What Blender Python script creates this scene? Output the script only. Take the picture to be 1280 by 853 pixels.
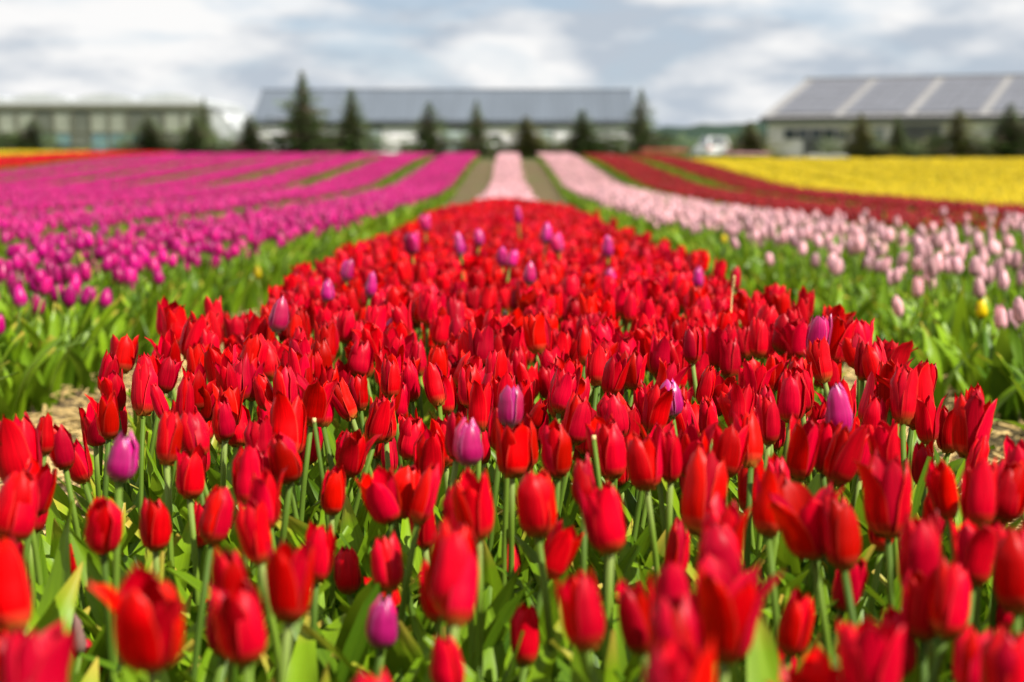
import bpy, math, random
import numpy as np
from mathutils import Vector, Matrix, Euler, noise as mnoise

# ------------------------------------------------------------------ clear, camera, light
for o in list(bpy.data.objects):
    bpy.data.objects.remove(o, do_unlink=True)
scn = bpy.context.scene
COL = scn.collection
RND = random.Random(7)
NPR = np.random.default_rng(11)

CAM_Z = 0.70
LENS = 60.0
FPX = 1280.0 * LENS / 36.0            # focal length in photograph pixels
HORIZON = 195.0
PITCH = math.atan((426.5 - HORIZON) / FPX)
cam_d = bpy.data.cameras.new('camera')
cam = bpy.data.objects.new('camera', cam_d)
COL.objects.link(cam)
cam.location = (0, 0, CAM_Z)
cam.rotation_euler = (math.pi / 2 - PITCH, 0, math.radians(-0.13))
cam_d.lens = LENS
cam_d.sensor_width = 36.0
cam_d.clip_start = 0.05
cam_d.clip_end = 6000
cam_d.dof.use_dof = True
cam_d.dof.focus_distance = 2.35
cam_d.dof.aperture_fstop = 4.2
cam_d.dof.aperture_blades = 9
scn.camera = cam

SUN_EL = math.radians(46)
SUN_AZ = math.radians(54)             # to the right of straight behind the camera
sun_dir = Vector((math.sin(SUN_AZ) * math.cos(SUN_EL), -math.cos(SUN_AZ) * math.cos(SUN_EL), math.sin(SUN_EL)))

world = bpy.data.worlds.new('World')
scn.world = world
world.use_nodes = True
wn, wl = world.node_tree.nodes, world.node_tree.links
wn.clear()
w_out = wn.new('ShaderNodeOutputWorld')
w_bg = wn.new('ShaderNodeBackground')
w_bg.inputs['Strength'].default_value = 0.072
sky = wn.new('ShaderNodeTexSky')
sky.sky_type = 'NISHITA'
sky.sun_disc = False
sky.sun_elevation = SUN_EL
sky.sun_rotation = math.atan2(sun_dir.x, sun_dir.y)
sky.air_density = 1.0
sky.dust_density = 0.6
sky.ozone_density = 1.2
tc = wn.new('ShaderNodeTexCoord')
mp = wn.new('ShaderNodeMapping')
mp.inputs['Scale'].default_value = (8, 8, 25)
mp.inputs['Location'].default_value = (3.1, 0.4, 1.7)
nz = wn.new('ShaderNodeTexNoise')
nz.inputs['Scale'].default_value = 1.0
nz.inputs['Detail'].default_value = 7
nz.inputs['Roughness'].default_value = 0.52
nz.inputs['Distortion'].default_value = 0.6
cov = wn.new('ShaderNodeValToRGB')                 # how much cloud
cov.color_ramp.elements[0].position = 0.36
cov.color_ramp.elements[0].color = (0.45, 0.45, 0.45, 1)
cov.color_ramp.elements[1].position = 0.50
cov.color_ramp.elements[1].color = (1, 1, 1, 1)
mp2 = wn.new('ShaderNodeMapping')
mp2.inputs['Scale'].default_value = (11, 11, 34)
mp2.inputs['Location'].default_value = (7.7, 2.9, 0.3)
nz2 = wn.new('ShaderNodeTexNoise')
nz2.inputs['Scale'].default_value = 1.0
nz2.inputs['Detail'].default_value = 6
nz2.inputs['Roughness'].default_value = 0.5
shade = wn.new('ShaderNodeValToRGB')               # bright tops and grey undersides of the clouds
shade.color_ramp.elements[0].position = 0.39
shade.color_ramp.elements[0].color = (4.1, 4.6, 5.25, 1)
shade.color_ramp.elements[1].position = 0.58
shade.color_ramp.elements[1].color = (7.8, 7.75, 7.7, 1)
blue = wn.new('ShaderNodeMix'); blue.data_type = 'RGBA'
blue.inputs['Factor'].default_value = 0.55
blue.inputs[7].default_value = (2.6, 3.9, 5.9, 1)
mixc = wn.new('ShaderNodeMix'); mixc.data_type = 'RGBA'
wl.new(tc.outputs['Generated'], mp.inputs['Vector'])
wl.new(tc.outputs['Generated'], mp2.inputs['Vector'])
wl.new(mp.outputs['Vector'], nz.inputs['Vector'])
wl.new(mp2.outputs['Vector'], nz2.inputs['Vector'])
wl.new(nz.outputs['Fac'], cov.inputs['Fac'])
wl.new(nz2.outputs['Fac'], shade.inputs['Fac'])
wl.new(sky.outputs['Color'], blue.inputs[6])
wl.new(cov.outputs['Color'], mixc.inputs['Factor'])
wl.new(blue.outputs[2], mixc.inputs[6])
wl.new(shade.outputs['Color'], mixc.inputs[7])
wl.new(mixc.outputs[2], w_bg.inputs['Color'])
wl.new(w_bg.outputs['Background'], w_out.inputs['Surface'])

sun_d = bpy.data.lights.new('sun', 'SUN')
sun_d.energy = 5.0
sun_d.angle = math.radians(0.5)
sun_d.color = (1.0, 0.95, 0.87)
sun = bpy.data.objects.new('sun', sun_d)
COL.objects.link(sun)
sun.rotation_euler = (-sun_dir).to_track_quat('-Z', 'Y').to_euler()

vs = scn.view_settings
vs.view_transform = 'Standard'
vs.look = 'None'
vs.exposure = 0.8
vs.gamma = 1.0
vs.use_curve_mapping = False

# ------------------------------------------------------------------ helpers
CAM_M = Euler(cam.rotation_euler).to_matrix()
def pixel_ray(px, py):
    """direction through a photograph pixel, one metre along the view axis"""
    v = Vector(((px - 640.0) / FPX, -(py - 426.5) / FPX, -1.0))
    return CAM_M @ v
CAM_P = Vector((0, 0, CAM_Z))
CAM_INV = CAM_M.transposed()
def to_pixel(p):
    v = CAM_INV @ (Vector(p) - CAM_P)
    if v.z > -0.05:
        return None
    return 640 + FPX * v.x / -v.z, 426.5 - FPX * v.y / -v.z, -v.z

PROF = [(-60, 0), (-20, 0), (2.5, 0.0), (5, -0.02), (8.5, -0.075), (14, -0.135), (21, -0.205), (28, -0.25), (36, -0.27), (48, -0.02),
        (60, 0.30), (72, 0.46), (90, 0.5), (160, 0.5), (4000, 0.5)]
_px = np.array([p[0] for p in PROF], float); _pz = np.array([p[1] for p in PROF], float)
_sec = np.diff(_pz) / np.diff(_px)
_m = np.zeros(len(PROF))
for i in range(1, len(PROF) - 1):
    _m[i] = 0 if _sec[i-1] * _sec[i] <= 0 else 2 * _sec[i-1] * _sec[i] / (_sec[i-1] + _sec[i])
def gz(y):
    y = np.asarray(y, float)
    i = np.clip(np.searchsorted(_px, y) - 1, 0, len(PROF) - 2)
    h = _px[i+1] - _px[i]; t = np.clip((y - _px[i]) / h, 0, 1)
    return ((2*t**3 - 3*t**2 + 1) * _pz[i] + (t**3 - 2*t**2 + t) * h * _m[i]
            + (-2*t**3 + 3*t**2) * _pz[i+1] + (t**3 - t**2) * h * _m[i+1])

class Geo:
    """vertices, faces, uv per vertex and a material slot per face"""
    def __init__(s):
        s.v, s.f, s.uv, s.mi = [], [], [], []
    def add(s, v, f, uv=None, mi=0, mat=None):
        n = len(s.v)
        for p in v:
            s.v.append(tuple(mat @ Vector(p)) if mat is not None else tuple(p))
        s.uv += list(uv) if uv is not None else [(0.5, 0.5)] * len(v)
        s.f += [tuple(a + n for a in q) for q in f]
        s.mi += [mi] * len(f)
        return s
    def merge(s, g, mat=None, mi=0):
        return s.add(g.v, g.f, g.uv, mi, mat)
    def box(s, x0, x1, y0, y1, z0, z1, mat=None):
        v = [(x, y, z) for z in (z0, z1) for y in (y0, y1) for x in (x0, x1)]
        f = [(0,2,3,1), (4,5,7,6), (0,1,5,4), (2,6,7,3), (0,4,6,2), (1,3,7,5)]
        return s.add(v, f, mat=mat)
    def prism(s, poly, a0, a1, axis='x'):
        n = len(poly); v = []
        for a in (a0, a1):
            for (p, q) in poly:
                v.append((a, p, q) if axis == 'x' else (p, a, q))
        f = [tuple(range(n))[::-1], tuple(range(n, 2*n))]
        f += [(i, (i+1) % n, n + (i+1) % n, n + i) for i in range(n)]
        return s.add(v, f)
    def tube(s, pts, rads, n=6, cap=True):
        v, f, uv = [], [], []
        m = len(pts)
        for i, (p, r) in enumerate(zip(pts, rads)):
            p = Vector(p)
            a = Vector(pts[max(i-1, 0)]); b = Vector(pts[min(i+1, m-1)])
            d = (b - a).normalized()
            s1 = d.orthogonal().normalized() if abs(d.z) < 0.9 else d.cross(Vector((0, 1, 0))).normalized()
            s2 = d.cross(s1)
            for k in range(n):
                t = 2 * math.pi * k / n
                v.append(p + r * (math.cos(t) * s1 + math.sin(t) * s2)); uv.append((k / n, i / (m - 1)))
        for i in range(m - 1):
            for k in range(n):
                f.append((i*n + k, i*n + (k+1) % n, (i+1)*n + (k+1) % n, (i+1)*n + k))
        if cap:
            f.append(tuple(range((m-1)*n, m*n)))
            f.append(tuple(range(n))[::-1])
        return s.add(v, f, uv)
    def mesh(s, name, mats, smooth=True):
        me = bpy.data.meshes.new(name)
        me.from_pydata(s.v, [], s.f)
        for m in (mats if isinstance(mats, (list, tuple)) else [mats]):
            me.materials.append(m)
        ul = me.uv_layers.new(name='UVMap')
        li = np.empty(len(me.loops), np.int32); me.loops.foreach_get('vertex_index', li)
        ul.data.foreach_set('uv', np.asarray(s.uv, np.float32)[li].ravel())
        me.polygons.foreach_set('material_index', np.asarray(s.mi, np.int32))
        if smooth:
            me.polygons.foreach_set('use_smooth', np.ones(len(me.polygons), bool))
        me.update()
        return me

def link(name, me, parent=None, mb=None, label=None, cat=None, group=None, kind=None):
    o = bpy.data.objects.new(name, me)
    COL.objects.link(o)
    if parent is not None: o.parent = parent
    if mb is not None: o.matrix_basis = mb
    if label: o['label'] = label
    if cat: o['category'] = cat
    if group: o['group'] = group
    if kind: o['kind'] = kind
    return o

def copy_tree(o, parent=None):
    c = o.copy(); COL.objects.link(c)
    if parent is not None: c.parent = parent
    for ch in list(o.children): copy_tree(ch, c)
    return c

# ------------------------------------------------------------------ materials
def new_mat(name):
    m = bpy.data.materials.new(name); m.use_nodes = True
    nt = m.node_tree; nt.nodes.clear()
    return m, nt.nodes, nt.links
def N(nodes, typ, **kw):
    n = nodes.new(typ)
    for k, v in kw.items():
        if k in n.inputs.keys(): n.inputs[k].default_value = v
        else: setattr(n, k, v)
    return n
def ramp(nodes, stops):
    r = nodes.new('ShaderNodeValToRGB'); e = r.color_ramp.elements
    while len(e) < len(stops): e.new(0.5)
    for el, (p, c) in zip(e, stops):
        el.position = p; el.color = (*c, 1) if len(c) == 3 else c
    return r
def mixrgb(nodes, links, fac, a, b, mode='MIX'):
    m = nodes.new('ShaderNodeMix'); m.data_type = 'RGBA'; m.blend_type = mode
    for sock, val in ((m.inputs[0], fac), (m.inputs[6], a), (m.inputs[7], b)):
        if hasattr(val, 'is_output'): links.new(val, sock)
        else: sock.default_value = val if not isinstance(val, tuple) or len(val) == 4 else (*val, 1)
    return m.outputs[2]

def petal_mat(name, low, mid, tip, edge, trans=0.24, rough=0.40, hue=0.004, spec=0.22):
    m, n, l = new_mat(name)
    out = N(n, 'ShaderNodeOutputMaterial'); uv = N(n, 'ShaderNodeUVMap'); sep = N(n, 'ShaderNodeSeparateXYZ')
    l.new(uv.outputs[0], sep.inputs[0])
    r = ramp(n, [(0.0, low), (0.07, [0.75*a + 0.25*b for a, b in zip(low, mid)]), (0.14, [0.2*a + 0.8*b for a, b in zip(low, mid)]), (0.26, mid), (0.8, mid), (1.0, tip)])
    l.new(sep.outputs['Y'], r.inputs['Fac'])
    # fine lengthwise veins
    mp = N(n, 'ShaderNodeMapping', Scale=(26, 1.6, 1)); l.new(uv.outputs[0], mp.inputs['Vector'])
    oi = N(n, 'ShaderNodeObjectInfo')
    add = N(n, 'ShaderNodeVectorMath', operation='ADD'); l.new(mp.outputs[0], add.inputs[0]); l.new(oi.outputs['Random'], add.inputs[1])
    nz = N(n, 'ShaderNodeTexNoise', Scale=1.0, Detail=3.0); l.new(add.outputs[0], nz.inputs['Vector'])
    vein = ramp(n, [(0.3, (0.58, 0.58, 0.58)), (0.7, (1.15, 1.15, 1.15))]); l.new(nz.outputs['Fac'], vein.inputs['Fac'])
    c1 = mixrgb(n, l, 1.0, r.outputs['Color'], vein.outputs['Color'], 'MULTIPLY')
    # paler rim
    e1 = N(n, 'ShaderNodeMath', operation='SUBTRACT'); l.new(sep.outputs['X'], e1.inputs[0]); e1.inputs[1].default_value = 0.5
    e2 = N(n, 'ShaderNodeMath', operation='ABSOLUTE'); l.new(e1.outputs[0], e2.inputs[0])
    er = ramp(n, [(0.455, (0, 0, 0)), (0.5, (0.7, 0.7, 0.7))]); l.new(e2.outputs[0], er.inputs['Fac'])
    c2 = mixrgb(n, l, er.outputs['Color'], c1, edge)
    hs = N(n, 'ShaderNodeHueSaturation'); l.new(c2, hs.inputs['Color'])
    mr = N(n, 'ShaderNodeMapRange'); l.new(oi.outputs['Random'], mr.inputs[0])
    mr.inputs[3].default_value = 0.5 - hue; mr.inputs[4].default_value = 0.5 + hue
    l.new(mr.outputs[0], hs.inputs['Hue'])
    mv = N(n, 'ShaderNodeMath', operation='MULTIPLY'); l.new(oi.outputs['Random'], mv.inputs[0]); mv.inputs[1].default_value = 7.31
    mf = N(n, 'ShaderNodeMath', operation='FRACT'); l.new(mv.outputs[0], mf.inputs[0])
    mr2 = N(n, 'ShaderNodeMapRange'); l.new(mf.outputs[0], mr2.inputs[0]); mr2.inputs[3].default_value = 0.50; mr2.inputs[4].default_value = 1.1
    l.new(mr2.outputs[0], hs.inputs['Value'])
    p = N(n, 'ShaderNodeBsdfPrincipled', Roughness=rough)
    p.inputs['Specular IOR Level'].default_value = spec
    l.new(hs.outputs[0], p.inputs['Base Color'])
    bmp = N(n, 'ShaderNodeBump', Strength=0.12, Distance=0.001); l.new(nz.outputs['Fac'], bmp.inputs['Height']); l.new(bmp.outputs[0], p.inputs['Normal'])
    t = N(n, 'ShaderNodeBsdfTranslucent'); l.new(hs.outputs[0], t.inputs['Color'])
    mx = N(n, 'ShaderNodeMixShader', Fac=trans); l.new(p.outputs[0], mx.inputs[1]); l.new(t.outputs[0], mx.inputs[2])
    l.new(mx.outputs[0], out.inputs['Surface'])
    return m

def leaf_mat(name, dark, light, tipc, trans=0.28, rough=0.36):
    m, n, l = new_mat(name)
    out = N(n, 'ShaderNodeOutputMaterial'); uv = N(n, 'ShaderNodeUVMap'); sep = N(n, 'ShaderNodeSeparateXYZ')
    l.new(uv.outputs[0], sep.inputs[0])
    oi = N(n, 'ShaderNodeObjectInfo')
    mp = N(n, 'ShaderNodeMapping', Scale=(16, 1.2, 1)); l.new(uv.outputs[0], mp.inputs['Vector'])
    add = N(n, 'ShaderNodeVectorMath', operation='ADD'); l.new(mp.outputs[0], add.inputs[0]); l.new(oi.outputs['Random'], add.inputs[1])
    nz = N(n, 'ShaderNodeTexNoise', Scale=1.0, Detail=3.0); l.new(add.outputs[0], nz.inputs['Vector'])
    a = N(n, 'ShaderNodeMath', operation='MULTIPLY_ADD'); l.new(nz.outputs['Fac'], a.inputs[0]); a.inputs[1].default_value = 0.8
    b = N(n, 'ShaderNodeMath', operation='MULTIPLY_ADD'); l.new(oi.outputs['Random'], b.inputs[0]); b.inputs[1].default_value = 0.8; b.inputs[2].default_value = -0.3
    l.new(b.outputs[0], a.inputs[2])
    c = mixrgb(n, l, a.outputs[0], dark, light)
    tr = ramp(n, [(0.86, (0, 0, 0)), (1.0, (1, 1, 1))]); l.new(sep.outputs['Y'], tr.inputs['Fac'])
    rr = N(n, 'ShaderNodeMath', operation='GREATER_THAN'); l.new(oi.outputs['Random'], rr.inputs[0]); rr.inputs[1].default_value = 0.72
    tm = N(n, 'ShaderNodeMath', operation='MULTIPLY'); l.new(tr.outputs['Color'], tm.inputs[0]); l.new(rr.outputs[0], tm.inputs[1])
    c = mixrgb(n, l, tm.outputs[0], c, tipc)
    p = N(n, 'ShaderNodeBsdfPrincipled', Roughness=rough); l.new(c, p.inputs['Base Color'])
    p.inputs['Specular IOR Level'].default_value = 0.17
    bmp = N(n, 'ShaderNodeBump', Strength=0.25, Distance=0.001); l.new(nz.outputs['Fac'], bmp.inputs['Height']); l.new(bmp.outputs[0], p.inputs['Normal'])
    t = N(n, 'ShaderNodeBsdfTranslucent')
    tcx = mixrgb(n, l, 0.5, c, (0.32, 0.46, 0.02, 1)); l.new(tcx, t.inputs['Color'])
    mx = N(n, 'ShaderNodeMixShader', Fac=trans); l.new(p.outputs[0], mx.inputs[1]); l.new(t.outputs[0], mx.inputs[2])
    l.new(mx.outputs[0], out.inputs['Surface'])
    return m

def plain_mat(name, col, rough=0.6, metal=0.0, var=0.12, scale=3.0, spec=0.4, bump=0.0, stretch=(1, 1, 1)):
    m, n, l = new_mat(name)
    out = N(n, 'ShaderNodeOutputMaterial'); tcd = N(n, 'ShaderNodeTexCoord')
    mp = N(n, 'ShaderNodeMapping', Scale=stretch); l.new(tcd.outputs['Object'], mp.inputs['Vector'])
    nz = N(n, 'ShaderNodeTexNoise', Scale=scale, Detail=5.0); l.new(mp.outputs[0], nz.inputs['Vector'])
    lo = tuple(c * (1 - var) for c in col); hi = tuple(min(1, c * (1 + var)) for c in col)
    r = ramp(n, [(0.3, lo), (0.7, hi)]); l.new(nz.outputs['Fac'], r.inputs['Fac'])
    p = N(n, 'ShaderNodeBsdfPrincipled', Roughness=rough, Metallic=metal); l.new(r.outputs[0], p.inputs['Base Color'])
    p.inputs['Specular IOR Level'].default_value = spec
    if bump:
        b = N(n, 'ShaderNodeBump', Strength=bump, Distance=0.02); l.new(nz.outputs['Fac'], b.inputs['Height']); l.new(b.outputs[0], p.inputs['Normal'])
    l.new(p.outputs[0], out.inputs['Surface'])
    return m

M = {}
M['red'] = petal_mat('red_petal', (0.50, 0.22, 0.03), (0.74, 0.0002, 0.013), (0.71, 0.002, 0.008), (0.84, 0.05, 0.035), trans=0.18, spec=0.12)
M['purple'] = petal_mat('purple_petal', (0.55, 0.35, 0.30), (0.72, 0.008, 0.19), (0.74, 0.05, 0.28), (0.84, 0.33, 0.58), trans=0.2, rough=0.34, spec=0.5, hue=0.02)
M['magenta'] = petal_mat('magenta_petal', (0.55, 0.25, 0.25), (0.66, 0.002, 0.205), (0.68, 0.015, 0.25), (0.85, 0.18, 0.46), hue=0.008, rough=0.34, spec=0.28)
M['pink'] = petal_mat('pale_pink_petal', (0.75, 0.62, 0.45), (0.94, 0.49, 0.53), (0.94, 0.55, 0.58), (0.92, 0.66, 0.68), hue=0.008, rough=0.36, spec=0.4)
M['dark_red'] = petal_mat('dark_red_petal', (0.35, 0.06, 0.02), (0.37, 0.001, 0.004), (0.34, 0.002, 0.003), (0.55, 0.02, 0.02))
M['yellow'] = petal_mat('yellow_petal', (0.5, 0.42, 0.03), (0.84, 0.62, 0.003), (0.86, 0.65, 0.004), (0.88, 0.68, 0.02))
M['white'] = petal_mat('white_petal', (0.6, 0.62, 0.4), (0.78, 0.78, 0.70), (0.8, 0.8, 0.74), (0.82, 0.82, 0.78))
M['coral'] = petal_mat('coral_petal', (0.5, 0.2, 0.1), (0.70, 0.14, 0.12), (0.7, 0.16, 0.12), (0.75, 0.3, 0.25))
M['bud'] = petal_mat('bud_petal', (0.16, 0.22, 0.06), (0.36, 0.20, 0.17), (0.42, 0.20, 0.20), (0.34, 0.26, 0.16))
M['leaf'] = leaf_mat('tulip_leaf', (0.024, 0.075, 0.004), (0.22, 0.36, 0.010), (0.45, 0.33, 0.05))
M['stem'] = leaf_mat('tulip_stem', (0.05, 0.10, 0.010), (0.15, 0.24, 0.02), (0.2, 0.26, 0.06), trans=0.12, rough=0.55)
M['straw'] = plain_mat('straw', (0.58, 0.41, 0.16), rough=0.7, var=0.35, scale=9)
M['needle'] = plain_mat('spruce_needles', (0.075, 0.118, 0.03), rough=0.7, var=0.45, scale=1.1)
M['needle2'] = plain_mat('yellowish_spruce_needles', (0.13, 0.14, 0.03), rough=0.7, var=0.4, scale=1.1)
M['bark'] = plain_mat('bark', (0.09, 0.06, 0.04), rough=0.9, scale=6, bump=0.5)
M['shrub'] = plain_mat('shrub_leaves', (0.06, 0.09, 0.022), rough=0.6, var=0.4, scale=1.5)
M['paleshrub'] = plain_mat('light_green_leaves', (0.08, 0.12, 0.04), rough=0.6, var=0.35, scale=1.0)

# soil with straw-coloured litter, grass beyond the fields
def ground_mat():
    m, n, l = new_mat('soil')
    out = N(n, 'ShaderNodeOutputMaterial'); g = N(n, 'ShaderNodeNewGeometry')
    n1 = N(n, 'ShaderNodeTexNoise', Scale=7.0, Detail=8.0); l.new(g.outputs['Position'], n1.inputs['Vector'])
    n2 = N(n, 'ShaderNodeTexNoise', Scale=0.9, Detail=4.0); l.new(g.outputs['Position'], n2.inputs['Vector'])
    n3 = N(n, 'ShaderNodeTexVoronoi', Scale=38.0); l.new(g.outputs['Position'], n3.inputs['Vector'])
    r1 = ramp(n, [(0.3, (0.075, 0.048, 0.026)), (0.7, (0.19, 0.13, 0.07))]); l.new(n1.outputs['Fac'], r1.inputs['Fac'])
    r2 = ramp(n, [(0.42, (0, 0, 0)), (0.62, (1, 1, 1))]); l.new(n2.outputs['Fac'], r2.inputs['Fac'])
    green = ramp(n, [(0.3, (0.05, 0.085, 0.018)), (0.7, (0.11, 0.15, 0.035))]); l.new(n1.outputs['Fac'], green.inputs['Fac'])
    sep = N(n, 'ShaderNodeSeparateXYZ'); l.new(g.outputs['Position'], sep.inputs[0])
    far = N(n, 'ShaderNodeMapRange'); l.new(sep.outputs['Y'], far.inputs[0]); far.inputs[1].default_value = 78; far.inputs[2].default_value = 84
    mx = N(n, 'ShaderNodeMath', operation='MAXIMUM'); l.new(far.outputs[0], mx.inputs[0])
    hf = N(n, 'ShaderNodeMath', operation='MULTIPLY'); l.new(r2.outputs[0], hf.inputs[0]); hf.inputs[1].default_value = 0.4; l.new(hf.outputs[0], mx.inputs[1])
    c = mixrgb(n, l, mx.outputs[0], r1.outputs[0], green.outputs[0])
    p = N(n, 'ShaderNodeBsdfPrincipled', Roughness=0.95); l.new(c, p.inputs['Base Color']); p.inputs['Specular IOR Level'].default_value = 0.15
    ad = N(n, 'ShaderNodeMath', operation='ADD'); l.new(n1.outputs['Fac'], ad.inputs[0]); l.new(n3.outputs['Distance'], ad.inputs[1])
    b = N(n, 'ShaderNodeBump', Strength=0.8, Distance=0.03); l.new(ad.outputs[0], b.inputs['Height']); l.new(b.outputs[0], p.inputs['Normal'])
    l.new(p.outputs[0], out.inputs['Surface'])
    return m
M['soil'] = ground_mat()

# ------------------------------------------------------------------ setting
def axis_lines(near, step, growth, limit):
    v = list(np.arange(0, near, step)); s = step
    while v[-1] < limit:
        s *= growth; v.append(v[-1] + s)
    return v
ys = sorted(set([-y for y in axis_lines(4, 0.5, 1.6, 300)] + list(np.arange(0, 8, 0.12)) + list(np.arange(8, 90, 0.8)) + [95, 105, 120, 140, 160, 200, 300, 500, 900, 1600, 3000]))
xs0 = axis_lines(2.6, 0.12, 1.18, 2600)
xs = sorted(set([-x for x in xs0] + xs0))
gv, gf = [], []
for y in ys:
    zb = float(gz(y))
    for x in xs:
        amp = 0.018 if abs(x) < 4 and -2 < y < 10 else 0.0
        gv.append((x, y, zb + amp * mnoise.noise(Vector((x * 3, y * 3, 0)))))
nx = len(xs)
for j in range(len(ys) - 1):
    for i in range(nx - 1):
        a = j * nx + i
        gf.append((a, a + 1, a + nx + 1, a + nx))
gg = Geo(); gg.add(gv, gf)
link('ground', gg.mesh('ground', M['soil']), kind='structure')

# wooded hill far behind
hg = Geo(); hv, hf = [], []
hx = np.linspace(20, 900, 150); hy = np.linspace(850, 1300, 16)
for j, y in enumerate(hy):
    for x in hx:
        up = min(1, max(0, (x - 30) / 45)); bell = math.sin(math.pi * j / (len(hy) - 1)) ** 0.7
        h = (15 + 8 * min(1, (x - 60) / 120) + 4 * mnoise.noise(Vector((x / 90, y / 90, 2))) + 2.4 * mnoise.noise(Vector((x / 11, y / 30, 5)))) * up * bell
        hv.append((x, y, 0.3 + max(-0.5, h)))
for j in range(len(hy) - 1):
    for i in range(len(hx) - 1):
        a = j * len(hx) + i; hf.append((a, a + 1, a + len(hx) + 1, a + len(hx)))
hg.add(hv, hf)
M['hill'] = plain_mat('wooded_hill', (0.022, 0.042, 0.026), rough=0.9, var=0.35, scale=0.06, spec=0.1)
link('hill', hg.mesh('hill', M['hill']), kind='structure')

# ------------------------------------------------------------------ buildings
GB = 0.5
M['barn_wall'] = plain_mat('white_cladding', (0.80, 0.77, 0.78), rough=0.7, var=0.06, scale=0.8)
M['barn_roof'] = plain_mat('blue_grey_metal_roof', (0.105, 0.125, 0.15), rough=0.65, var=0.10, scale=0.5, metal=0.0, stretch=(2, .2, .2))
M['dark_trim'] = plain_mat('dark_trim', (0.045, 0.045, 0.05), rough=0.6)
M['grey_door'] = plain_mat('grey_green_door', (0.30, 0.35, 0.34), rough=0.5)
M['glass'] = plain_mat('dark_window_glass', (0.05, 0.06, 0.065), rough=0.08, spec=0.8)
M['olive'] = plain_mat('olive_beam', (0.12, 0.12, 0.08), rough=0.6)
M['pale_panel'] = plain_mat('milky_panel', (0.23, 0.245, 0.19), rough=0.35, var=0.18, scale=0.5, spec=0.5)
M['dim_panel'] = plain_mat('dim_panel', (0.10, 0.108, 0.082), rough=0.35, var=0.2, scale=0.5, spec=0.5)
M['teal'] = plain_mat('teal_panel', (0.11, 0.19, 0.205), rough=0.3, var=0.12, scale=0.7)
M['plastic'] = plain_mat('white_polythene', (0.42, 0.44, 0.44), rough=0.4, var=0.10, scale=0.7)
M['shed_wall'] = plain_mat('grey_beige_cladding', (0.78, 0.70, 0.65), rough=0.7, var=0.08, scale=0.8)
M['shed_roof'] = plain_mat('pale_sheet_roof', (0.235, 0.228, 0.22), rough=0.6, var=0.08, scale=0.5)
M['solar'] = plain_mat('solar_panel', (0.115, 0.118, 0.135), rough=0.5, var=0.12, scale=0.6, spec=0.6)
M['door_dark'] = plain_mat('dark_doorway', (0.10, 0.095, 0.09), rough=0.7)
M['white_paint'] = plain_mat('white_car_paint', (0.80, 0.80, 0.80), rough=0.2, var=0.03, spec=0.6)
M['tyre'] = plain_mat('tyre_rubber', (0.03, 0.03, 0.03), rough=0.85)
M['alloy'] = plain_mat('alloy_rim', (0.5, 0.5, 0.5), rough=0.3, metal=0.8)
M['tail'] = plain_mat('red_lamp_lens', (0.45, 0.01, 0.01), rough=0.15, spec=0.7)

def part(name, geo, mat, parent, smooth=False, label=None):
    return link(name, geo.mesh(name, mat, smooth), parent, label=label)
def empty(name, loc, label, cat, group=None, rz=0):
    o = link(name, None, label=label, cat=cat, group=group)
    o.location = loc; o.rotation_euler = (0, 0, rz)
    o.empty_display_size = 0.1
    return o

# long barn with blue-grey roof; local origin at its front centre on the ground
bx0, bx1, D0 = -22.4, 11.3, 150.0
barn = empty('barn', ((bx0 + bx1) / 2, D0, GB), 'long white-walled barn under a blue-grey metal roof behind the spruces', 'barn')
hw = (bx1 - bx0) / 2
EH, RH, DEP = 3.2, 6.05, 14.0
w = Geo().prism([(0.4, 0), (0.4, EH), (DEP / 2, RH - 0.25), (DEP - 0.4, EH), (DEP - 0.4, 0)], -hw + 0.3, hw - 0.3)
part('wall', w, M['barn_wall'], barn)
rf = Geo()
for sgn in (0, 1):
    y0 = 0.15 if sgn == 0 else DEP - 0.15; z0 = EH - 0.05
    rf.add([(-hw, y0, z0), (hw, y0, z0), (hw, DEP / 2, RH), (-hw, DEP / 2, RH),
            (-hw, y0, z0 + .12), (hw, y0, z0 + .12), (hw, DEP / 2, RH + .12), (-hw, DEP / 2, RH + .12)],
           [(0,1,2,3), (4,7,6,5), (0,4,5,1), (1,5,6,2), (2,6,7,3), (3,7,4,0)])
roof = part('roof', rf, M['barn_roof'], barn)
seam = Geo()
dy, dz = DEP / 2 - 0.15, RH - EH + 0.05
sl = math.atan2(dz, dy); ln = math.hypot(dy, dz)
for i in range(57):
    x = -hw + 0.3 + i * 0.585
    seam.box(x, x + 0.05, 0, ln, 0.10, 0.19, Matrix.Translation((0, 0.15, EH - 0.05)) @ Matrix.Rotation(sl, 4, 'X'))
so = part('standing_seams', seam, M['barn_roof'], roof); so['kind'] = 'stuff'
part('ridge_cap', Geo().box(-hw - .05, hw + .05, DEP / 2 - .25, DEP / 2 + .25, RH + .06, RH + .20), M['barn_roof'], roof)
part('fascia', Geo().box(-hw - .02, hw + .02, 0.05, 0.146, EH - 0.42, EH + 0.10), M['dark_trim'], barn)
part('gutter', Geo().box(-hw - .02, hw + .02, -0.08, 0.046, EH - 0.12, EH + 0.04), M['barn_roof'], barn)
def px_local(px, depth, cx): return (px - 635.0) * depth / FPX - cx
bc = (bx0 + bx1) / 2
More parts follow.
